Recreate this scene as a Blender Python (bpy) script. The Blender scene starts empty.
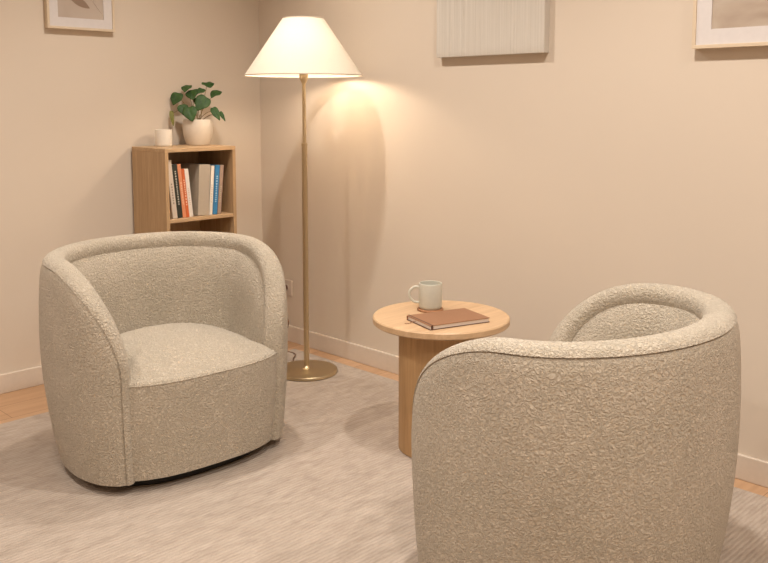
import bpy, bmesh, math, random
import numpy as np
from mathutils import Vector, Matrix

# ------------------------------------------------------------------ camera
PI = math.pi
S = bpy.context.scene
COL = S.collection
F_PX, PITCH = 866.0, math.atan(96/866.0)
cam_d = bpy.data.cameras.new('camera'); cam = bpy.data.objects.new('camera', cam_d); COL.objects.link(cam)
cam_d.sensor_width = 36; cam_d.lens = 36*F_PX/768; cam_d.shift_y = -82.5/768; cam_d.clip_start = .05
cam.location = (3.735, -2.813, 1.25)
cam.rotation_euler = (PI/2 - PITCH, 0, math.radians(45))
S.camera = cam

# ------------------------------------------------------------------ world, lights, exposure
S.view_settings.view_transform = 'Standard'; S.view_settings.look = 'None'
S.view_settings.gamma = 1; S.view_settings.use_curve_mapping = False
S.view_settings.exposure = 0.2
w = bpy.data.worlds.new('world'); S.world = w; w.use_nodes = True
w.node_tree.nodes['Background'].inputs[0].default_value = (1, .86, .72, 1)
w.node_tree.nodes['Background'].inputs[1].default_value = .05
CEIL = 2.55
WARM = (1.0, .93, .84)
DOWN = [  # x, y, power: a regular grid of ceiling downlights
    (1.1, -.95, 62), (2.5, -.95, 74), (3.9, -.95, 66),
    (1.1, -2.45, 56), (2.5, -2.45, 40), (3.9, -2.45, 84), (1.1, -3.95, 24), (2.5, -3.95, 14)]
for i, (x, y, p) in enumerate(DOWN):
    l = bpy.data.lights.new('downlight_beam', 'SPOT'); l.energy = p*1.0; l.color = WARM
    l.spot_size = math.radians(145); l.spot_blend = .8; l.shadow_soft_size = .045
    o = bpy.data.objects.new('downlight_beam', l); o.location = (x, y, CEIL-.03); COL.objects.link(o)
l = bpy.data.lights.new('ceiling_fill_light', 'AREA'); l.energy = 8; l.color = (1, .88, .76); l.shape = 'RECTANGLE'  # added soft fill under the ceiling, no real panel fixture here
l.size = 3.0; l.size_y = 1.6
o = bpy.data.objects.new('ceiling_fill_light', l); o.location = (2.6, -3.2, CEIL-.02); COL.objects.link(o)

# ------------------------------------------------------------------ helpers
def new_mat(name):
    m = bpy.data.materials.new(name); m.use_nodes = True
    n = m.node_tree; b = n.nodes['Principled BSDF']
    return m, n, b
def N(n, kind, **kw):
    x = n.nodes.new(kind)
    for k, v in kw.items():
        if k in x.inputs: x.inputs[k].default_value = v
        else: setattr(x, k, v)
    return x
def ramp(n, fac, stops):
    r = n.nodes.new('ShaderNodeValToRGB'); e = r.color_ramp.elements
    while len(e) < len(stops): e.new(.5)
    for q, (p, c) in zip(e, stops): q.position = p; q.color = (*c, 1)
    n.links.new(fac, r.inputs[0]); return r.outputs[0]
def mapping(n, scale, rot=(0, 0, 0), coord='Object'):
    t = n.nodes.new('ShaderNodeTexCoord'); m = n.nodes.new('ShaderNodeMapping')
    m.inputs['Scale'].default_value = scale; m.inputs['Rotation'].default_value = rot
    n.links.new(t.outputs[coord], m.inputs[0]); return m.outputs[0]
def bump(n, b, h, strength, dist, prev=None):
    x = n.nodes.new('ShaderNodeBump'); x.inputs['Strength'].default_value = strength; x.inputs['Distance'].default_value = dist
    n.links.new(h, x.inputs['Height'])
    if prev: n.links.new(prev, x.inputs['Normal'])
    n.links.new(x.outputs[0], b.inputs['Normal']); return x.outputs[0]
def plain(name, c, rough=.6, metal=0, spec=.5, **kw):
    m, n, b = new_mat(name)
    # a faint mottling keeps the surface from looking like plastic
    v = mapping(n, (30, 30, 30)); t = N(n, 'ShaderNodeTexNoise', Scale=2.0, Detail=3.0); n.links.new(v, t.inputs['Vector'])
    col = ramp(n, t.outputs['Fac'], [(.3, tuple(x*.98 for x in c)), (.7, tuple(min(1, x*1.02) for x in c))])
    n.links.new(col, b.inputs['Base Color'])
    b.inputs['Roughness'].default_value = rough; b.inputs['Metallic'].default_value = metal
    b.inputs['Specular IOR Level'].default_value = spec
    for k, q in kw.items(): b.inputs[k].default_value = q
    return m

def obj(name, bm_or_me, m, parent=None, smooth=True, **tags):
    if isinstance(bm_or_me, bmesh.types.BMesh):
        bmesh.ops.recalc_face_normals(bm_or_me, faces=bm_or_me.faces)
        me = bpy.data.meshes.new(name); bm_or_me.to_mesh(me); bm_or_me.free()
    else: me = bm_or_me
    if m: me.materials.append(m)
    if smooth:
        for p in me.polygons: p.use_smooth = True
        try: me.set_sharp_from_angle(angle=math.radians(38))
        except Exception: pass
    o = bpy.data.objects.new(name, me); COL.objects.link(o)
    if parent: o.parent = parent
    for k, v in tags.items(): o[k] = v
    return o
def thing(name, label, cat, loc=(0, 0, 0), rz=0, group=None):
    o = bpy.data.objects.new(name, None); o.empty_display_size = .1; COL.objects.link(o)
    o.location = loc; o.rotation_euler = (0, 0, rz); o['label'] = label; o['category'] = cat
    if group: o['group'] = group
    return o
def tag(o, label, cat, group=None):
    o['label'] = label; o['category'] = cat
    if group: o['group'] = group
    return o
def box(bm, x0, x1, y0, y1, z0, z1, bev=0, seg=2, mat=None):
    r = bmesh.ops.create_cube(bm, size=1)
    vs = r['verts']
    for v in vs:
        v.co = Vector(((x0+x1)/2+v.co.x*(x1-x0), (y0+y1)/2+v.co.y*(y1-y0), (z0+z1)/2+v.co.z*(z1-z0)))
    if bev:
        es = list({e for v in vs for e in v.link_edges})
        r2 = bmesh.ops.bevel(bm, geom=es, offset=bev, segments=seg, affect='EDGES', profile=.5)
        vs = list({v for f in r2['faces'] for v in f.verts} | {v for v in vs if v.is_valid})
    if mat is not None:
        for v in vs: v.co = mat @ v.co
    return bm
def BX(*a, **k): return box(bmesh.new(), *a, **k)
def lathe(bm, prof, seg=48, c=(0, 0, 0), close=False):
    rings = []
    for (r, z) in prof:
        if r < 1e-6: rings.append([bm.verts.new((c[0], c[1], c[2]+z))])
        else: rings.append([bm.verts.new((c[0]+r*math.cos(2*PI*i/seg), c[1]+r*math.sin(2*PI*i/seg), c[2]+z)) for i in range(seg)])
    for a, b in zip(rings, rings[1:]):
        for i in range(seg):
            j = (i+1) % seg
            if len(a) == 1 and len(b) == 1: continue
            if len(a) == 1: bm.faces.new((a[0], b[i], b[j]))
            elif len(b) == 1: bm.faces.new((a[i], a[j], b[0]))
            else: bm.faces.new((a[i], a[j], b[j], b[i]))
    return bm
def catmull(pts, n=8):
    P = [Vector(p) for p in pts]; P = [P[0]*2-P[1]]+P+[P[-1]*2-P[-2]]; out = []
    for i in range(1, len(P)-2):
        for k in range(n):
            t = k/n; a, b, c, d = P[i-1], P[i], P[i+1], P[i+2]
            out.append(.5*((2*b)+(c-a)*t+(2*a-5*b+4*c-d)*t*t+(3*b-a-3*c+d)*t**3))
    out.append(P[-2]); return out
def tube(bm, pts, r, seg=10, caps=True, closed=False):
    pts = [Vector(p) for p in pts]; rings = []; n = len(pts)
    up = None
    for i, p in enumerate(pts):
        if closed: t = (pts[(i+1) % n]-pts[i-1]).normalized()
        else: t = (pts[min(i+1, n-1)]-pts[max(i-1, 0)]).normalized()
        if up is None: up = t.orthogonal().normalized()
        up = (up-t*up.dot(t)).normalized(); s = t.cross(up)
        rr = r[i] if isinstance(r, (list, tuple)) else r
        rings.append([bm.verts.new(p+(up*math.cos(2*PI*k/seg)+s*math.sin(2*PI*k/seg))*rr) for k in range(seg)])
    m = n if closed else n-1
    for i in range(m):
        a, b = rings[i], rings[(i+1) % n]
        for k in range(seg): bm.faces.new((a[k], a[(k+1) % seg], b[(k+1) % seg], b[k]))
    if caps and not closed: bm.faces.new(rings[0]); bm.faces.new(rings[-1])
    return bm
def grid_mesh(rows, closed_v=False, flip=False):
    bm = bmesh.new(); V = [[bm.verts.new(p) for p in r] for r in rows]
    for a, b in zip(V, V[1:]):
        m = len(a) if closed_v else len(a)-1
        for k in range(m):
            bm.faces.new((a[k], a[(k+1) % len(a)], b[(k+1) % len(a)], b[k]))
    return bm

# ------------------------------------------------------------------ materials
def boucle():
    m, n, b = new_mat('boucle_fabric')
    v = mapping(n, (1, 1, 1))
    t1 = N(n, 'ShaderNodeTexNoise', Scale=92.0, Detail=1.5, Distortion=1.1); n.links.new(v, t1.inputs['Vector'])
    s = N(n, 'ShaderNodeMath', operation='SUBTRACT'); s.inputs[1].default_value = .5; n.links.new(t1.outputs['Fac'], s.inputs[0])
    a = N(n, 'ShaderNodeMath', operation='ABSOLUTE'); n.links.new(s.outputs[0], a.inputs[0])
    worm = N(n, 'ShaderNodeMapRange'); worm.inputs['From Min'].default_value = 0; worm.inputs['From Max'].default_value = .11
    worm.inputs['To Min'].default_value = 1; worm.inputs['To Max'].default_value = 0; n.links.new(a.outputs[0], worm.inputs['Value'])
    t2 = N(n, 'ShaderNodeTexVoronoi', Scale=160.0, feature='SMOOTH_F1'); n.links.new(v, t2.inputs['Vector'])
    inv = N(n, 'ShaderNodeMath', operation='SUBTRACT'); inv.inputs[0].default_value = 1; n.links.new(t2.outputs['Distance'], inv.inputs[1])
    add = N(n, 'ShaderNodeMath', operation='MULTIPLY_ADD'); add.inputs[1].default_value = .75
    n.links.new(worm.outputs[0], add.inputs[0]); n.links.new(inv.outputs[0], add.inputs[2])
    t3 = N(n, 'ShaderNodeTexNoise', Scale=9.0, Detail=3.0); n.links.new(v, t3.inputs['Vector'])
    base = ramp(n, t3.outputs['Fac'], [(.3, (.56, .49, .39)), (.7, (.62, .54, .435))])
    mx = N(n, 'ShaderNodeMix', data_type='RGBA'); mx.blend_type = 'MULTIPLY'; mx.inputs[0].default_value = 1
    cc = ramp(n, worm.outputs[0], [(0, (.80, .775, .74)), (1, (1, 1, 1))])
    n.links.new(base, mx.inputs[6]); n.links.new(cc, mx.inputs[7])
    n.links.new(mx.outputs[2], b.inputs['Base Color'])
    b.inputs['Roughness'].default_value = .95; b.inputs['Specular IOR Level'].default_value = .15
    b.inputs['Sheen Weight'].default_value = .25; b.inputs['Sheen Roughness'].default_value = .6
    bump(n, b, add.outputs[0], .8, .005)
    return m
def wood(name, c1, c2, axis='z', rough=.5, scale=1.0):
    m, n, b = new_mat(name)
    sc = {'x': (1.5, 26, 26), 'y': (26, 1.5, 26), 'z': (26, 26, 1.5)}[axis]
    v = mapping(n, tuple(q*scale for q in sc))
    t = N(n, 'ShaderNodeTexNoise', Scale=1.6, Detail=6.0, Roughness=.6, Distortion=.6); n.links.new(v, t.inputs['Vector'])
    t2 = N(n, 'ShaderNodeTexNoise', Scale=9.0, Detail=2.0); n.links.new(v, t2.inputs['Vector'])
    col = ramp(n, t.outputs['Fac'], [(.32, c1), (.68, c2)])
    mx = N(n, 'ShaderNodeMix', data_type='RGBA'); mx.blend_type = 'MULTIPLY'; mx.inputs[0].default_value = .5
    n.links.new(col, mx.inputs[6]); n.links.new(ramp(n, t2.outputs['Fac'], [(.35, (.82, .8, .78)), (.6, (1, 1, 1))]), mx.inputs[7])
    n.links.new(mx.outputs[2], b.inputs['Base Color']); b.inputs['Roughness'].default_value = rough
    b.inputs['Specular IOR Level'].default_value = .35
    bump(n, b, t2.outputs['Fac'], .12, .001)
    return m
def plaster():
    m, n, b = new_mat('warm_wall_paint'); v = mapping(n, (1, 1, 1))
    t = N(n, 'ShaderNodeTexNoise', Scale=1.3, Detail=4.0); n.links.new(v, t.inputs['Vector'])
    n.links.new(ramp(n, t.outputs['Fac'], [(.3, (.655, .565, .47)), (.7, (.67, .58, .485))]), b.inputs['Base Color'])
    b.inputs['Roughness'].default_value = .85; b.inputs['Specular IOR Level'].default_value = .2
    t2 = N(n, 'ShaderNodeTexNoise', Scale=160.0, Detail=3.0); n.links.new(v, t2.inputs['Vector']); bump(n, b, t2.outputs['Fac'], .1, .001)
    return m
def floor_mat():
    m, n, b = new_mat('oak_floor_planks'); v = mapping(n, (1, 1, 1), rot=(0, 0, PI/2))
    br = N(n, 'ShaderNodeTexBrick', Scale=1.0, offset=.37)
    br.inputs['Brick Width'].default_value = 1.5; br.inputs['Row Height'].default_value = .16; br.inputs['Mortar Size'].default_value = .0014
    br.inputs['Color1'].default_value = (.52, .32, .185, 1); br.inputs['Color2'].default_value = (.60, .385, .235, 1); br.inputs['Mortar'].default_value = (.28, .16, .09, 1)
    n.links.new(v, br.inputs['Vector'])
    g = mapping(n, (26, 1.6, 26)); t = N(n, 'ShaderNodeTexNoise', Scale=1.5, Detail=5.0, Distortion=.5); n.links.new(g, t.inputs['Vector'])
    mx = N(n, 'ShaderNodeMix', data_type='RGBA'); mx.blend_type = 'MULTIPLY'; mx.inputs[0].default_value = .6
    n.links.new(br.outputs['Color'], mx.inputs[6]); n.links.new(ramp(n, t.outputs['Fac'], [(.35, (.78, .75, .72)), (.65, (1, 1, 1))]), mx.inputs[7])
    n.links.new(mx.outputs[2], b.inputs['Base Color']); b.inputs['Roughness'].default_value = .5
    return m
def rug_mat():
    m, n, b = new_mat('woven_rug_wool')
    v = mapping(n, (75, 14.0, 1)); t = N(n, 'ShaderNodeTexNoise', Scale=1.0, Detail=5.0, Roughness=.65, Distortion=.3); n.links.new(v, t.inputs['Vector'])
    v2 = mapping(n, (13, 5, 1)); t2 = N(n, 'ShaderNodeTexNoise', Scale=1.6, Detail=5.0, Roughness=.65, Distortion=.8); n.links.new(v2, t2.inputs['Vector'])
    v3 = mapping(n, (1, 1, 1)); wv = N(n, 'ShaderNodeTexWave', Scale=22.0, Distortion=1.6, Detail=2.0); wv.inputs['Detail Scale'].default_value = 3.0; n.links.new(v3, wv.inputs['Vector'])
    c = ramp(n, t.outputs['Fac'], [(.28, (.43, .36, .305)), (.5, (.485, .41, .35)), (.72, (.54, .465, .405))])
    mx = N(n, 'ShaderNodeMix', data_type='RGBA'); mx.blend_type = 'MULTIPLY'; mx.inputs[0].default_value = .85
    n.links.new(c, mx.inputs[6]); n.links.new(ramp(n, t2.outputs['Fac'], [(.33, (.78, .76, .74)), (.5, (.93, .92, .91)), (.64, (1, 1, 1))]), mx.inputs[7])
    mx2 = N(n, 'ShaderNodeMix', data_type='RGBA'); mx2.blend_type = 'MULTIPLY'; mx2.inputs[0].default_value = .35
    n.links.new(mx.outputs[2], mx2.inputs[6]); n.links.new(ramp(n, wv.outputs['Fac'], [(.1, (.72, .7, .68)), (.6, (1, 1, 1))]), mx2.inputs[7])
    n.links.new(mx2.outputs[2], b.inputs['Base Color']); b.inputs['Roughness'].default_value = .95; b.inputs['Specular IOR Level'].default_value = .1
    nr = bump(n, b, wv.outputs['Fac'], .5, .003)
    t4 = N(n, 'ShaderNodeTexNoise', Scale=220.0, Detail=2.0); n.links.new(v3, t4.inputs['Vector']); bump(n, b, t4.outputs['Fac'], .4, .002, nr)
    return m
M_BOU = boucle(); M_WALL = plaster(); M_FLOOR = floor_mat(); M_RUG = rug_mat()
M_TRIM = plain('baseboard_paint', (.68, .59, .50), .5)
M_CEIL = plain('ceiling_paint', (.78, .72, .64), .9)
M_OAKV = wood('oak_veneer_upright', (.40, .255, .135), (.51, .345, .195), 'z')
M_OAKH = wood('oak_veneer_level', (.44, .285, .155), (.56, .385, .225), 'y')
M_TAB = wood('oak_table_top', (.54, .355, .205), (.65, .45, .275), 'y', .4, .6)
M_LEG = wood('oak_table_leg', (.42, .25, .115), (.56, .35, .175), 'z', .5, .7)
M_BRASS = plain('brushed_brass', (.60, .49, .32), .38, 1.0)
M_BLACK = plain('black_plastic', (.012, .011, .010), .6)
M_CERAM = plain('matte_ceramic', (.62, .54, .45), .6)
M_MUG = plain('grey_green_glaze', (.56, .545, .47), .4)
M_LEATHER = plain('tan_leather', (.28, .135, .07), .5)
M_DKLEATHER = plain('dark_leather', (.10, .04, .02), .5)
M_PAGES = plain('paper_pages', (.80, .72, .66), .9)
M_CORK = plain('coaster_wood', (.36, .17, .08), .6)
M_SOIL = plain('potting_soil', (.05, .03, .02), 1)
M_STEM = plain('plant_stem', (.28, .20, .08), .5)
M_PLATE = plain('outlet_plastic', (.66, .55, .46), .35)
M_CORD = plain('brown_cord', (.16, .085, .045), .5)
M_WAX = plain('candle_wax', (.78, .70, .60), .5, **{'Subsurface Weight': .2})
M_JAR = plain('frosted_jar', (.74, .68, .60), .3)
def leafmat(name, c1, c2):
    m, n, b = new_mat(name); v = mapping(n, (1, 1, 1), coord='Generated'); t = N(n, 'ShaderNodeTexNoise', Scale=4.0, Detail=4.0); n.links.new(v, t.inputs['Vector'])
    n.links.new(ramp(n, t.outputs['Fac'], [(.3, c1), (.7, c2)]), b.inputs['Base Color']); b.inputs['Roughness'].default_value = .6
    return m
M_LEAF = leafmat('leaf_green', (.013, .048, .006), (.038, .10, .014))
M_LEAFY = leafmat('leaf_yellowing', (.14, .15, .02), (.22, .20, .04))
def shade_mat():
    m, n, b = new_mat('lamp_shade_linen'); out = [x for x in n.nodes if x.type == 'OUTPUT_MATERIAL'][0]
    n.nodes.remove(b); v = mapping(n, (1, 1, 1)); t = N(n, 'ShaderNodeTexNoise', Scale=300.0, Detail=1.0); n.links.new(v, t.inputs['Vector'])
    c = ramp(n, t.outputs['Fac'], [(.3, (.76, .69, .59)), (.7, (.80, .73, .63))])
    d = n.nodes.new('ShaderNodeBsdfDiffuse'); tr = n.nodes.new('ShaderNodeBsdfTranslucent'); mix = n.nodes.new('ShaderNodeMixShader')
    n.links.new(c, d.inputs[0]); n.links.new(c, tr.inputs[0]); mix.inputs[0].default_value = .065
    n.links.new(d.outputs[0], mix.inputs[1]); n.links.new(tr.outputs[0], mix.inputs[2]); n.links.new(mix.outputs[0], out.inputs[0])
    return m
M_SHADE = shade_mat()
def emis(name, c, s):
    m, n, b = new_mat(name); b.inputs['Base Color'].default_value = (*c, 1); b.inputs['Emission Color'].default_value = (*c, 1); b.inputs['Emission Strength'].default_value = s; return m
M_BULB = emis('glowing_bulb', (1, .84, .66), 125)
# ------------------------------------------------------------------ the room
XW, YS, XE = -.01, -5.2, 4.9
def struct(name, bm, m, parent=None, smooth=False):
    o = obj(name, bm, m, parent, smooth); 
    if not parent: o['kind'] = 'structure'
    return o
struct('floor', BX(XW-.1, XE+.1, YS-.1, .1, -.1, 0), M_FLOOR)
struct('ceiling', BX(XW-.1, XE+.1, YS-.1, .1, CEIL, CEIL+.1), M_CEIL)
struct('wall_left', BX(XW-.1, XW, YS, 0, 0, CEIL), M_WALL)
struct('wall_right', BX(XW-.1, XE+.1, 0, .1, 0, CEIL), M_WALL)
struct('wall_front', BX(XE, XE+.1, YS, 0, 0, CEIL), M_WALL)
struct('wall_near', BX(XW-.1, XE+.1, YS-.1, YS, 0, CEIL), M_WALL)
def baseboard(name, x0, x1, y0, y1): struct(name, BX(x0, x1, y0, y1, 0, .085, bev=.003), M_TRIM)
baseboard('baseboard_left', XW, XW+.014, YS, -.014)
baseboard('baseboard_right', XW, XE, -.014, 0)
baseboard('baseboard_front', XE-.014, XE, YS, -.014)
baseboard('baseboard_near', XW+.014, XE-.014, YS, YS+.014)
M_DOWN = emis('downlight_diffuser', (1, .82, .62), 6)
for i, (x, y, p) in enumerate(DOWN):
    struct('trim_%d' % (i+1), lathe(bmesh.new(), [(.040, -.004), (.055, -.004), (.057, 0), (.040, 0), (.040, -.004)], 32, (x, y, CEIL)), M_CEIL)

# rug
rb = BX(.38, 3.75, -2.9, -.10, 0, .010, bev=.003)
tag(obj('area_rug', rb, M_RUG, smooth=False), 'large greyish beige woven rug with fine lines covering the wooden floor', 'rug')
RUG = .010

# ------------------------------------------------------------------ armchairs
A_, BF, BB, NF, NB_ = .422, .388, .326, 2.75, 1.98        # half width (y), half depth (x) front and back, squareness
TH = .070                            # shell thickness
Z0, H = .036, .706
def kz(z, x=None):
    """barrel scale at height z; the front corners tuck in less than the sides and back"""
    z = np.asarray(z, float)
    w = .40 if x is None else .40+.60*np.clip((.26-np.asarray(x))/.34, 0, 1)
    return np.where(z < .47, 1-.68*w*(.47-z)**2, 1-.55*(z-.47)**2)
th = np.linspace(0, 2*PI, 4001)
def polar_r(t):
    c, q = np.cos(t), np.abs(np.sin(t)/A_)
    return np.where(c > 0, (np.abs(c/BF)**NF+q**NF)**(-1/NF), (np.abs(c/BB)**NB_+q**NB_)**(-1/NB_))
CX, CY = polar_r(th)*np.cos(th), polar_r(th)*np.sin(th)
arc = np.concatenate([[0], np.cumsum(np.hypot(np.diff(CX), np.diff(CY)))])
tot = arc[-1]; mid = tot/2           # arc length at the middle of the back
TE = math.radians(46.5)
SL = mid-np.interp(TE, th, arc)      # half length of the shell along the outline
def plan(s):
    a = mid+s
    x, y = np.interp(a, arc, CX), np.interp(a, arc, CY)
    x1, y1 = np.interp(a+.004, arc, CX), np.interp(a+.004, arc, CY)
    x0, y0 = np.interp(a-.004, arc, CX), np.interp(a-.004, arc, CY)
    tx, ty = x1-x0, y1-y0; l = np.hypot(tx, ty); tx, ty = tx/l, ty/l
    return x, y, ty, -tx, tx, ty     # point, outward normal, tangent
def shell_pt(s, z, off):
    """point at arc s, height z, offset outward from the middle surface"""
    x, y, nx, ny, tx, ty = plan(s); k = kz(z, x); d = off-TH/2
    return np.stack([x*k+nx*d, y*k+ny*d, np.broadcast_to(z, np.shape(x))], -1)
def bound(inset=0, n=260):
    """boundary polyline: up one arm front, over the top, down the other"""
    sl, h = SL-inset, H-inset
    sr, zr = .34, .31-inset
    p = [(sl, Z0+(h-zr-Z0)*i/24) for i in range(24)]
    e = 2.1
    for i in range(61):
        a = PI/2*i/60; c, s_ = math.cos(a)**(2/e), math.sin(a)**(2/e)
        p.append((sl-sr+sr*c, h-zr+zr*s_))
    q = [((sl-sr)*(1-2*i/80), h) for i in range(1, 80)]
    P = np.array(p+q+[(-a, b) for a, b in reversed(p)])
    P[:, 1] -= .042*np.clip(np.abs(P[:, 0])/SL-.1, 0, 1)**2*np.clip((P[:, 1]-.3)/.2, 0, 1)
    return P
def bdist(s, z, poly):
    P, Q = poly[:-1], poly[1:]; d = Q-P; L2 = (d**2).sum(1)
    X = np.stack([s, z], -1)[..., None, :]
    t = np.clip(((X-P)*d).sum(-1)/np.maximum(L2, 1e-12), 0, 1)
    return np.sqrt(((X-(P+t[..., None]*d))**2).sum(-1)).min(-1)
def panel_grid(inset, offf, ns=150, nz=46, z0=Z0):
    poly = bound(inset); sl = SL-inset
    u = np.linspace(-1, 1, ns); s = sl*np.sign(u)*(1-(1-np.abs(u))**1.35)
    half = poly[:len(poly)//2+1]
    # top height at each s (upper branch)
    xs, zs = half[23:, 0][::-1], half[23:, 1][::-1]
    zt = np.interp(np.abs(s), xs, zs)
    rows = []
    f = np.linspace(0, 1, nz); f = 1-(1-f)**1.3
    for si, zi in zip(s, zt):
        z = z0+(zi-z0)*f; sv = np.full_like(z, si)
        d = bdist(sv, z, poly)
        rows.append(shell_pt(sv, z, offf(d, sv, z)))
    return rows
def rim_rows(nphi=22):
    poly = bound(0); n = len(poly); rows = []
    for i in range(n):
        a, b = poly[max(i-1, 0)], poly[min(i+1, n-1)]; t = b-a; t = t/np.linalg.norm(t); bo = np.array([t[1], -t[0]])
        row = []
        for ph in np.linspace(math.radians(-112), math.radians(68), nphi):
            on = (TH/2+.0055)*math.copysign(abs(math.sin(ph))**.85, math.sin(ph)); ob = .038*math.copysign(abs(math.cos(ph))**.85, math.cos(ph))
            s_, z_ = poly[i][0]+bo[0]*ob, poly[i][1]+bo[1]*ob
            row.append(shell_pt(np.array(s_), np.array(z_), on))
        row.append(shell_pt(np.array(poly[i][0]+bo[0]*.011), np.array(poly[i][1]+bo[1]*.011), TH/2-.011))
        rows.append(row)
    return rows
def seat_rows():
    t = np.linspace(-PI, PI, 181)[:-1]
    d = np.where(np.abs(t) < TE-.04, .016, np.where(np.abs(t) < TE+.10, .016+(np.abs(t)-TE+.04)/.14*(.088), .104))
    r0 = polar_r(t); rows = []
    zs = .366; prof = []
    for i in range(17): prof.append((0, Z0+.006+(zs-.02-Z0)*i/16, True))
    for i in range(1, 7): a = PI/2*i/6; prof.append((.020*(1-math.cos(a)), zs-.016+.020*math.sin(a), True))
    for i in range(1, 22):
        q = 1-i/22; prof.append((q, zs+.004+.066*(1-q**2.6), False))
    for a, z, side in prof:
        k = kz(min(z, .5), r0*np.cos(t))
        if side: r = r0*k-d-a
        else: r = (r0*kz(zs, r0*np.cos(t))-d-.020)*a
        rows.append([(ri*math.cos(ti), ri*math.sin(ti), z) for ri, ti in zip(r, t)])
    return rows
def make_armchair(label):
    t = thing('armchair', label, 'armchair', group=None)
    f_out = lambda d, s, z: TH/2-.0045+.0095*(1-np.exp(-d/.011))+.003*(1-np.exp(-d/.03))
    f_in = lambda d, s, z: -(TH/2-.006)+0*d
    # shell panels: outer and inner skin, joined at the bottom
    g = panel_grid(-.017, f_out); gi = panel_grid(0, f_in, ns=150, nz=30)
    bm = bmesh.new()
    def addg(bm, rows):
        V = [[bm.verts.new(p) for p in r] for r in rows]
        for a, b in zip(V, V[1:]):
            for k in range(len(a)-1): bm.faces.new((a[k], a[k+1], b[k+1], b[k]))
        return V
    vo = addg(bm, g); vi = addg(bm, gi)
    for i in range(len(vo)-1): bm.faces.new((vo[i][0], vo[i+1][0], vi[i+1][0], vi[i][0]))
    obj('shell', bm, M_BOU, t)
    bm = bmesh.new(); vr = addg(bm, rim_rows())
    bm.faces.new(vr[0]); bm.faces.new(vr[-1])
    obj('rolled_rim', bm, M_BOU, t)
    f_c = lambda d, s, z: -(TH/2-.002)-.056*(1-np.exp(-d/.060))
    bm = bmesh.new(); addg(bm, panel_grid(.008, f_c, ns=150, nz=60, z0=.25))
    obj('back_cushion', bm, M_BOU, t)
    rows = seat_rows(); bm = bmesh.new(); V = [[bm.verts.new(p) for p in r] for r in rows]
    for a, b in zip(V, V[1:]):
        for k in range(len(a)): bm.faces.new((a[k], a[(k+1) % len(a)], b[(k+1) % len(a)], b[k]))
    bm.faces.new(V[-1]); bm.faces.new(V[0])
    st = obj('seat', bm, M_BOU, t)
    tt = np.linspace(-TE+.02, TE-.02, 60); r = polar_r(tt)*float(kz(.366))-.016-.001
    obj('piping', tube(bmesh.new(), [(ri*math.cos(a), ri*math.sin(a), .358) for ri, a in zip(r, tt)], .0026, 8), M_BOU, st)
    bm = bmesh.new(); k = .84; n = 96; rings = []
    for (q, z) in [(0.0, 0), (.94, 0), (.95, .004), (.95, Z0+.008), (0.0, Z0+.008)]:
        if q == 0: rings.append([bm.verts.new((0, 0, z))])
        else: rings.append([bm.verts.new((float(polar_r(a))*(k-.02)*q*math.cos(a), float(polar_r(a))*(k-.02)*q*math.sin(a), z)) for a in np.linspace(0, 2*PI, n+1)[:-1]])
    for a, b in zip(rings, rings[1:]):
        for i in range(n):
            j = (i+1) % n
            if len(a) == 1: bm.faces.new((a[0], b[i], b[j]))
            elif len(b) == 1: bm.faces.new((a[i], a[j], b[0]))
            else: bm.faces.new((a[i], a[j], b[j], b[i]))
    obj('swivel_base', bm, M_BLACK, t, smooth=False)
    return t
def dup(root, label=None):
    r = root.copy(); COL.objects.link(r)
    if label: r['label'] = label
    for ch in list(root.children):
        c = ch.copy(); COL.objects.link(c); c.parent = r
        for g in list(ch.children):
            d = g.copy(); COL.objects.link(d); d.parent = c
    return r
c1 = make_armchair('cream boucle barrel armchair with its open front and seat showing, before the bookcase')
c1['group'] = 'cream boucle barrel armchairs'
c2 = dup(c1, 'cream boucle barrel armchair in the foreground, seen from its side and back')
c1.scale = (.98, .98, 1); c1.location = (1.026, -1.227, RUG); c1.rotation_euler = (0, 0, math.radians(-3))
c2.scale = (1.04, 1.04, .985); c2.location = (2.583, -.906, RUG); c2.rotation_euler = (0, 0, PI+math.radians(5))

# ------------------------------------------------------------------ side table
TX, TY, TZ = 1.738, -.528, .496
t = thing('side_table', 'round light oak side table on one thick cylindrical leg, between the armchairs', 'table', (TX, TY, RUG))
tz = TZ-RUG
obj('table_top', lathe(bmesh.new(), [(0, tz-.025), (.240, tz-.025), (.244, tz-.021), (.244, tz-.004), (.240, tz), (0, tz)], 96), M_TAB, t)
obj('leg', lathe(bmesh.new(), [(0, 0), (.148, 0), (.151, .003), (.151, tz-.0252), (0, tz-.0252)], 96), M_LEG, t)

# coaster, mug, notebook
CXm, CYm = 1.657, -.495
obj_c = obj('coaster', lathe(bmesh.new(), [(0, 0), (.046, 0), (.048, .002), (.048, .006), (.046, .008), (0, .008)], 48), M_CORK)
obj_c.location = (CXm, CYm, TZ); tag(obj_c, 'thin round brown coaster lying under the mug on the side table', 'coaster')
t = thing('mug', 'pale grey green ceramic mug with a loop handle, on the coaster', 'mug', (CXm, CYm, TZ+.008))
R_, HM = .043, .094
obj('mug_body', lathe(bmesh.new(), [(0, 0), (R_-.006, 0), (R_-.002, .004), (R_, .012), (R_, HM-.006), (R_-.001, HM-.001), (R_-.0025, HM), (R_-.004, HM-.001), (R_-.004, .01), (R_-.01, .006), (0, .006)], 48), M_MUG, t)
hd = Vector((-.62, -.78, 0)).normalized()
pts = [hd*(R_-.003)+Vector((0, 0, .078)), hd*(R_+.016)+Vector((0, 0, .080)), hd*(R_+.033)+Vector((0, 0, .066)), hd*(R_+.034)+Vector((0, 0, .044)), hd*(R_+.018)+Vector((0, 0, .026)), hd*(R_-.003)+Vector((0, 0, .022))]
obj('handle', tube(bmesh.new(), catmull(pts, 7), .0048, 12), M_MUG, t)

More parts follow.
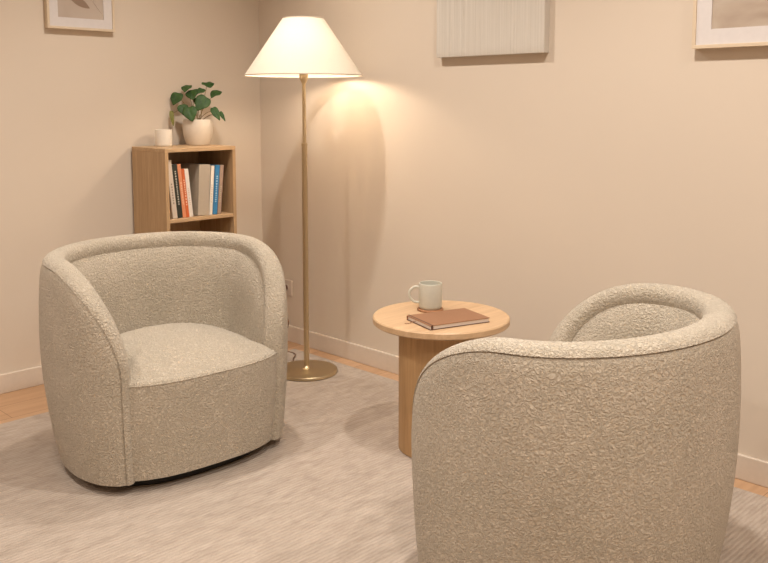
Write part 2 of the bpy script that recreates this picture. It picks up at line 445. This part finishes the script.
nbc = Vector((1.808, -.571, 0)); ang = math.radians(72.5)
t = thing('notebook', 'closed tan leather notebook with dark elastic band, lying on the side table', 'notebook', (nbc.x, nbc.y, TZ), ang)
LX, LY, TN = .150, .0, .016     # local x = long side
hx, hy = .120, .081
obj('pages', BX(-hx+.004, hx-.003, -hy+.004, hy-.004, .002, TN-.002), M_PAGES, t, smooth=False)
obj('front_cover', BX(-hx, hx, -hy, hy, TN-.0021, TN+.0005, bev=.001), M_LEATHER, t, smooth=False)
obj('back_cover', BX(-hx, hx, -hy, hy, 0, .0022, bev=.0009), M_DKLEATHER, t, smooth=False)
obj('spine', BX(-hx, hx, hy-.0045, hy+.001, .0005, TN, bev=.002), M_LEATHER, t, smooth=False)
obj('elastic_band', BX(-hx+.006, -hx+.012, -hy-.0012, hy+.0012, -.0000, TN+.0014, bev=.0006), M_DKLEATHER, t, smooth=False)
obj('ribbon_bookmark', tube(bmesh.new(), catmull([(-hx+.02, .02, .010), (-hx-.008, .022, .008), (-hx-.02, .030, .0015), (-hx-.033, .036, .0015)], 6), .0013, 6), M_LEATHER, t)

# ------------------------------------------------------------------ floor lamp
LPX, LPY = .722, -.307
t = thing('floor_lamp', 'brass floor lamp with a glowing cream cone shade, standing in the corner', 'lamp', (LPX, LPY, RUG))
obj('base', lathe(bmesh.new(), [(0, 0), (.138, 0), (.143, .003), (.143, .012), (.140, .016), (.03, .019), (.018, .024), (.012, .034), (0, .034)], 72), M_BRASS, t)
pz = 1.060
obj('lower_pole', lathe(bmesh.new(), [(0, .030), (.0125, .030), (.0125, pz-.012), (.0135, pz-.010), (.0135, pz), (.010, pz+.002), (0, pz+.002)], 24), M_BRASS, t)
obj('upper_pole', lathe(bmesh.new(), [(0, pz), (.0082, pz), (.0082, 1.33), (0, 1.33)], 24), M_BRASS, t)
obj('socket', lathe(bmesh.new(), [(0, 1.328), (.010, 1.328), (.018, 1.345), (.020, 1.35), (.020, 1.405), (.016, 1.408), (0, 1.408)], 32), M_BRASS, t)
obj('bulb', lathe(bmesh.new(), [(.0, 1.408), (.013, 1.408), (.014, 1.42), (.024, 1.44), (.030, 1.460), (.029, 1.478), (.020, 1.495), (.008, 1.502), (0, 1.503)], 32), M_BULB, t)
zb, zt = 1.362, 1.612; rb_, rt_ = .262, .091
sh = obj('lamp_shade', lathe(bmesh.new(), [(rb_, zb), (rb_-(rb_-rt_)*.25, zb+(zt-zb)*.25), (rb_-(rb_-rt_)*.5, zb+(zt-zb)*.5), (rb_-(rb_-rt_)*.75, zb+(zt-zb)*.75), (rt_, zt)], 128), M_SHADE, t)
ring = lambda r, z: [(r*math.cos(2*PI*i/96), r*math.sin(2*PI*i/96), z) for i in range(96)]
obj('shade_trim', tube(bmesh.new(), ring(rb_, zb), .0028, 8, closed=True), M_CERAM, sh)
obj('shade_trim', tube(bmesh.new(), ring(rt_, zt), .0025, 8, closed=True), M_CERAM, sh)
bm = bmesh.new()
for k in range(3):
    a = 2*PI*k/3+.4; tube(bm, [(0, 0, 1.545), (rt_*math.cos(a), rt_*math.sin(a), zt)], .0018, 6)
lathe(bm, [(0, 1.535), (.012, 1.535), (.012, 1.555), (0, 1.555)], 16)
for sgn in (-1, 1):
    tube(bm, catmull([(sgn*.019, 0, 1.40), (sgn*.040, 0, 1.43), (sgn*.044, 0, 1.47), (sgn*.03, 0, 1.52), (sgn*.004, 0, 1.545)], 6), .0016, 6)
obj('shade_carrier', bm, M_BRASS, t)
# outlet and cord
OX, OZ = .205, .285
t2 = thing('wall_outlet', 'beige plastic wall outlet beside the armchair, above the baseboard', 'outlet', (OX, -.0, OZ))
obj('cover_plate', BX(-.042, .042, -.009, -.0002, -.042, .042, bev=.003), M_PLATE, t2, smooth=False)
obj('socket_insert', lathe(bmesh.new(), [(0, 0), (.020, 0), (.0215, .002), (.0215, .0045), (0, .0045)], 32), M_PLATE, t2)
ins = t2.children[-1]; ins.rotation_euler = (PI/2, 0, 0); ins.location = (0, -.0085, 0)
pl = obj('plug', lathe(bmesh.new(), [(0, 0), (.015, 0), (.017, .003), (.015, .022), (.008, .03), (.003, .036), (0, .036)], 24), M_DKLEATHER, t)
pl.rotation_euler = (PI/2, 0, 0); pl.location = (OX-LPX, -.0125-LPY, OZ-RUG)
base_in = Vector((-LPX, -LPY, -RUG))
cp = [(OX, -.046, OZ), (OX+.03, -.065, OZ-.015), (.245, -.075, .23), (.300, -.085, .16), (.318, -.09, .12), (.295, -.11, .05), (.285, -.15, .006), (.33, -.19, .004), (.40, -.16, .010), (.47, -.17, .0145), (.53, -.23, .018), (.57, -.262, .020)]
obj('power_cord', tube(bmesh.new(), [Vector(p)+base_in for p in catmull(cp, 8)], .0032, 8), M_CORD, t)

# ------------------------------------------------------------------ bookcase
BY0, BY1, BD, BT, PT = -.766, -.383, .300, 1.046, .018
t = thing('bookcase', 'narrow oak bookcase against the left wall in the corner, behind the armchair', 'bookcase', (0, (BY0+BY1)/2, 0))
bx = lambda *a, **k: BX(a[0], a[1], a[2]-(BY0+BY1)/2, a[3]-(BY0+BY1)/2, a[4], a[5], bev=.0012, seg=1)
x0 = .006
obj('side_panel', bx(x0, BD, BY0, BY0+PT, 0, BT-PT), M_OAKV, t, smooth=False)
obj('side_panel', bx(x0, BD, BY1-PT, BY1, 0, BT-PT), M_OAKV, t, smooth=False)
obj('top_panel', bx(x0, BD, BY0, BY1, BT-PT, BT), M_OAKH, t, smooth=False)
obj('back_panel', bx(x0, x0+.006, BY0+PT, BY1-PT, .03, BT-PT), M_OAKV, t, smooth=False)
SH = .722
for zt_ in (SH, .395, .075): obj('shelf', bx(x0+.006, BD-.002, BY0+PT, BY1-PT, zt_-.016, zt_), M_OAKH, t, smooth=False)
obj('plinth', bx(BD-.02, BD-.006, BY0+PT, BY1-PT, 0, .058), M_OAKV, t, smooth=False)

# books: bottom y0..y1, top y shift, height, depth
def bmat(name, c): return plain(name, c, .55)
BK = [  # label, colour, y0, width, top shift, top z, depth, spine mark
    ('cream', (.62, .54, .46), -.7160, .0245, -.0268, .990, .19, 'cream white book at the left end of the shelf, beside the side panel', (.30, .24, .20), .10),
    ('black', (.022, .026, .020), -.6905, .0265, -.0250, .972, .18, 'black green spined book with pale lettering, second from the left', (.55, .52, .45), .16),
    ('salmon', (.66, .26, .13), -.6630, .0180, -.0249, .971, .17, 'salmon orange book leaning between the black and red orange books', (.8, .5, .35), .10),
    ('red', (.60, .13, .035), -.6440, .0150, -.0226, .948, .17, 'narrow red orange book leaning between the salmon and slim white books', (.85, .6, .45), .12),
    ('white', (.74, .68, .62), -.6280, .0200, -.0225, .947, .18, 'slim white book, last of the left leaning row beside the gap', (.6, .5, .45), .08),
    ('taupe', (.42, .36, .29), -.5830, .060, .014, .963, .20, 'thick taupe grey book standing right of the gap', (.30, .24, .18), .05),
    ('ivory', (.76, .70, .62), -.5205, .017, .018, .955, .18, 'ivory white book between the taupe and blue books', (.6, .5, .42), .08),
    ('blue', (.035, .20, .42), -.5010, .024, .022, .957, .18, 'bright blue spined book with pale marks, right of the ivory book', (.45, .62, .75), .13),
    ('brown', (.36, .25, .19), -.4745, .020, .022, .956, .17, 'brown book at the right end of the shelf, after the blue one', (.5, .4, .3), .08)]
for (nm, col, y0, wd, sft, zt_, dp, lab, mc, ml) in BK:
    h = zt_-SH; front = .272
    shear = Matrix.Identity(4)
    a = math.atan2(sft, h)             # lean about the lower edge on the side it tips towards
    hh = h/math.cos(a)-0.5*wd*abs(math.sin(a))
    e = thing('book', lab, 'book', (front, 0, SH), 0, 'books on the top shelf')
    # local frame: x depth (0 at spine), y across, z up; pivot at the lower corner that touches the shelf
    piv = y0 if a < 0 else y0+wd
    e.location = (front, piv, SH+.0003); e.rotation_euler = (-a, 0, 0)
    if a < 0: ya, yb = 0, wd
    else: ya, yb = -wd, 0
    cm = bmat('book_cover_'+nm, col); ct = .0022
    bm = bmesh.new(); box(bm, -dp, 0, ya, ya+ct, 0, hh); box(bm, -dp, 0, yb-ct, yb, 0, hh); box(bm, -.0025, 0.0005, ya, yb, 0, hh, bev=.001)
    obj('cover', bm, cm, e, smooth=False)
    obj('pages', BX(-dp+.004, -.0025, ya+ct, yb-ct, .003, hh-.003), M_PAGES, e, smooth=False)
    if wd < .05:
        bm = bmesh.new(); rnd = random.Random(nm); z = hh*.25; w_ = min(wd*.3, .006); mcn = plain('spine_lettering_'+nm, mc, .6)
        while z < hh*.25+ml:
            l_ = rnd.uniform(.005, .012); box(bm, .0004, .0011, (ya+yb)/2-w_/2, (ya+yb)/2+w_/2, z, z+l_*.7); z += l_+.002
        obj('spine_lettering', bm, mcn, e, smooth=False)

# ------------------------------------------------------------------ plant and candle on the bookcase
PX_, PY_ = .090, -.455
t = thing('potted_plant', 'green round leaved plant in a cream ceramic pot on top of the bookcase', 'plant', (PX_, PY_, BT))
obj('pot', lathe(bmesh.new(), [(0, 0), (.050, 0), (.056, .003), (.066, .03), (.072, .06), (.073, .09), (.069, .122), (.067, .125), (.064, .122), (.066, .09), (.06, .04), (0, .03)], 56), M_CERAM, t)
obj('soil', lathe(bmesh.new(), [(0, .112), (.0655, .112), (.0655, .100), (0, .100)], 40), M_SOIL, t)
Rv = Vector((.70711, .70711, 0)); Fv = Vector((-.70711, .70711, 0))
LV = [  # px, py, width px, height px, roll deg, tilt toward camera 0..1, depth offset, yellow
    (177.6, 97, 13.5, 11.5, -15, .75, -.01, 0), (186.5, 87, 11.5, 6, 5, .45, .02, 0), (208.2, 83.4, 13, 5, 8, .35, .03, 0),
    (217.2, 92.6, 13, 6.5, -20, .45, .0, 0), (192.5, 93, 14, 9.5, 20, .6, .01, 0), (205.6, 101.6, 15.5, 15, -35, .85, -.045, 0),
    (185.2, 108.3, 11, 10, 10, .8, -.04, 0), (193.6, 112.0, 14.5, 13.5, 15, .85, -.07, 0), (173.4, 116.3, 4.6, 14, 8, .9, -.03, 1),
    (217.4, 112.0, 8, 13, 28, .8, -.03, 0), (223.4, 115, 4.2, 10, 30, .8, -.015, 0), (203, 90, 8, 5, -35, .5, -.01, 0), (196.5, 100, 7, 6, -20, .6, .02, 0)]
root = Vector((0, 0, .112)); rnd = random.Random(4)
for (px, py, wp, hp, roll, tilt, dz, yel) in LV:
    sc = .00478
    c = Rv*((px-198)*sc)+Fv*dz+Vector((0, 0, 1.25-(py-103)*sc-BT))
    n_ = (-Fv*tilt+Vector((0, 0, 1))*(1-tilt*.75)+Rv*rnd.uniform(-.2, .2)).normalized()
    up = Vector((0, 0, 1))-n_*n_.z; up = up.normalized(); rt = up.cross(n_); 
    rm = Matrix.Rotation(math.radians(roll), 3, n_); up = rm @ up; rt = rm @ rt
    comp = max(.35, math.sqrt(max(0, 1-n_.z**2)))
    hw, hh = wp*sc/2, hp*sc/2/comp
    hh = min(hh, .042)
    bm = bmesh.new(); nr = 6; nsg = 28; cv = bm.verts.new(c+n_*(-.002)); rings = []
    for i in range(1, nr+1):
        q = i/nr; rg = []
        for k in range(nsg):
            a = 2*PI*k/nsg; x = math.cos(a)*hw*q; y = math.sin(a)*hh*q
            y += (hh*.38*max(0, math.sin(a))**8+hh*.22*max(0, -math.sin(a))**10)*q; 
            x *= 1-.10*math.sin(a)-.10*max(0, math.sin(a))**3
            z = -.10*(x*x/hw+y*y/hh)+abs(x)*.16*(1-q*.4)+.0016*math.sin(5*a+px)*q*q
            rg.append(bm.verts.new(c+rt*x-up*y+n_*z))
        rings.append(rg)
    for k in range(nsg): bm.faces.new((cv, rings[0][k], rings[0][(k+1) % nsg]))
    for a, b in zip(rings, rings[1:]):
        for k in range(nsg): bm.faces.new((a[k], b[k], b[(k+1) % nsg], a[(k+1) % nsg]))
    lf = obj('leaf', bm, M_LEAFY if yel else M_LEAF, t)
    so = lf.modifiers.new('thick', 'SOLIDIFY'); so.thickness = .0011
    if yel: lf['label'] = 'yellowing drooping leaf'
    a0 = root+Vector((rnd.uniform(-.015, .015), rnd.uniform(-.015, .015), -.004)); m_ = a0.lerp(c, .5)+Vector((0, 0, .018))
    if yel: m_ = a0.lerp(c, .5)+Vector((0, 0, .05)); 
    end = c+up*hh*.35-n_*.003
    obj('stem', tube(bmesh.new(), catmull([a0, m_, end], 8), .0014, 6), M_STEM, t)
obj('shoot', tube(bmesh.new(), catmull([root, root+Vector((0, 0, .05))-Rv*.004, root+Vector((0, 0, .103))-Rv*.003, root+Vector((0, 0, .125))-Rv*.001], 6), .0018, 6), M_STEM, t)
t = thing('candle', 'small white candle in a pale round jar, beside the plant pot on the bookcase', 'candle', (.085, -.641, BT))
obj('jar', lathe(bmesh.new(), [(0, 0), (.036, 0), (.039, .003), (.040, .01), (.040, .078), (.0392, .0788), (.0378, .078), (.0378, .006), (0, .005)], 48), M_JAR, t)
obj('wax', lathe(bmesh.new(), [(0, .0055), (.0374, .0065), (.0374, .058), (.035, .060), (0, .059)], 48), M_WAX, t)
obj('wick', tube(bmesh.new(), [(0, 0, .058), (.001, 0, .066), (.002, .001, .070)], .001, 6), M_BLACK, t)

# ------------------------------------------------------------------ pictures
M_FRM = plain('pale_ash_frame', (.66, .54, .40), .45)
M_MAT = plain('mat_board', (.66, .62, .61), .9)
def print_mat(name, c1, c2, c3, sc):
    m, n, b = new_mat(name); v = mapping(n, sc)
    t = N(n, 'ShaderNodeTexNoise', Scale=1.0, Detail=4.0, Distortion=.4); n.links.new(v, t.inputs['Vector'])
    n.links.new(ramp(n, t.outputs['Fac'], [(.33, c1), (.5, c2), (.68, c3)]), b.inputs['Base Color']); b.inputs['Roughness'].default_value = .8
    return m
M_P1 = print_mat('leaf_print_paper', (.44, .36, .30), (.47, .39, .33), (.50, .42, .355), (6, 6, 6))
M_P2 = print_mat('abstract_print_paper', (.33, .25, .19), (.43, .345, .275), (.52, .45, .37), (5, 5, 9))
M_INK = plain('leaf_print_ink', (.27, .19, .14), .9)
M_INK2 = plain('leaf_print_stem_ink', (.56, .48, .42), .9)
def picture(name, label, W_, H_, fr, mw, pm, depth):
    """local: x across, z up, y = out of the wall (negative)"""
    t = thing(name, label, 'picture')
    bm = bmesh.new()
    box(bm, 0, W_, -depth, 0, 0, fr, bev=.001); box(bm, 0, W_, -depth, 0, H_-fr, H_, bev=.001)
    box(bm, 0, fr, -depth, 0, fr, H_-fr, bev=.001); box(bm, W_-fr, W_, -depth, 0, fr, H_-fr, bev=.001)
    obj('frame', bm, M_FRM, t, smooth=False)
    bm = bmesh.new()   # mat board with a window
    yf, yb = -depth+.006, -depth+.010
    box(bm, fr, W_-fr, yf, yb, fr, fr+mw); box(bm, fr, W_-fr, yf, yb, H_-fr-mw, H_-fr)
    box(bm, fr, fr+mw, yf, yb, fr+mw, H_-fr-mw); box(bm, W_-fr-mw, W_-fr, yf, yb, fr+mw, H_-fr-mw)
    obj('mat_board', bm, M_MAT, t, smooth=False)
    p = obj('print', BX(fr+mw-.004, W_-fr-mw+.004, yb+.0002, yb+.003, fr+mw-.004, H_-fr-mw+.004), pm, t, smooth=False)
    return t, p, yb
# left wall: local x maps to +Y, facing +X  -> rotate +90 deg about z: x->y, -y->x
pt, pr, yb = picture('picture_frame', 'small pale framed leaf print on the left wall above the bookcase side', .316, .440, .011, .040, M_P1, .028)
pt.location = (XW, -1.152, 1.573); pt.rotation_euler = (0, 0, PI/2)
def leaf_shape(cx, cz, L, Wd, ang, y):
    bm = bmesh.new(); P = []
    for i in range(25):
        u = i/24; P.append((u*L-L/2, Wd/2*math.sin(PI*u)**.8))
    pts = P+[(x, -z) for x, z in reversed(P[1:-1])]
    ca, sa = math.cos(ang), math.sin(ang)
    f = [bm.verts.new((cx+x*ca-z*sa, y, cz+x*sa+z*ca)) for x, z in pts]; b = [bm.verts.new(v.co+Vector((0, .0006, 0))) for v in f]
    bm.faces.new(f); bm.faces.new(b)
    for k in range(len(f)): bm.faces.new((f[k], f[(k+1) % len(f)], b[(k+1) % len(f)], b[k]))
    return bm
yy = yb-.0006
obj('printed_leaf', leaf_shape(.150, .125, .115, .036, math.radians(-28), yy), M_INK, pr, smooth=False)
obj('printed_leaf', leaf_shape(.135, .215, .13, .040, math.radians(-50), yy), M_INK, pr, smooth=False)
obj('printed_leaf', leaf_shape(.205, .235, .13, .040, math.radians(50), yy), M_INK, pr, smooth=False)
obj('printed_stem', tube(bmesh.new(), [(.285-.012, yy, .062), (.24, yy, .100), (.19, yy, .17), (.17, yy, .33)], .0016, 6), M_INK2, pr)

pt, pr, yb = picture('picture_frame', 'pale wood framed abstract print with white mat, at the right on the right wall', .62, .80, .012, .050, M_P2, .034)
pt.location = (2.398, 0, 1.428)

# plaster relief canvas
def relief_mat():
    m, n, b = new_mat('relief_plaster'); v = mapping(n, (140, 1, 1.5)); t = N(n, 'ShaderNodeTexNoise', Scale=1.0, Detail=3.0); n.links.new(v, t.inputs['Vector'])
    n.links.new(ramp(n, t.outputs['Fac'], [(.3, (.53, .485, .425)), (.7, (.62, .575, .515))]), b.inputs['Base Color']); b.inputs['Roughness'].default_value = .9
    bump(n, b, t.outputs['Fac'], .5, .003); return m
M_RELIEF = relief_mat()
t = thing('relief_panel', 'grey beige textured panel with fine vertical ridges hanging on the right wall', 'artwork', (1.268, 0, 1.441))
Wc, Hc, Dc = .545, .62, .036
obj('panel_body', BX(0, Wc, -Dc+.004, 0, 0, Hc, bev=.001), M_RELIEF, t, smooth=False)
rnd = random.Random(11); rows = []; nx = 260; nzz = 40
prof = [rnd.uniform(0, .0016) for _ in range(nx+1)]
for i in range(8):
    k = rnd.randrange(20, nx-20)
    for q in range(-1, 2): prof[k+q] += .0013
ph = [rnd.uniform(0, 6) for _ in range(nx+1)]
for i in range(nx+1):
    e = min(i, nx-i); f0 = 0 if e == 0 else 1
    rows.append([(i*Wc/nx, -Dc+.0041-(0 if (e == 0 or j in (0, nzz)) else .0022+.7*prof[i]*(.65+.35*math.sin(ph[i]+j*.35))), j*Hc/nzz) for j in range(nzz+1)])
obj('ridged_surface', grid_mesh(rows), M_RELIEF, t)
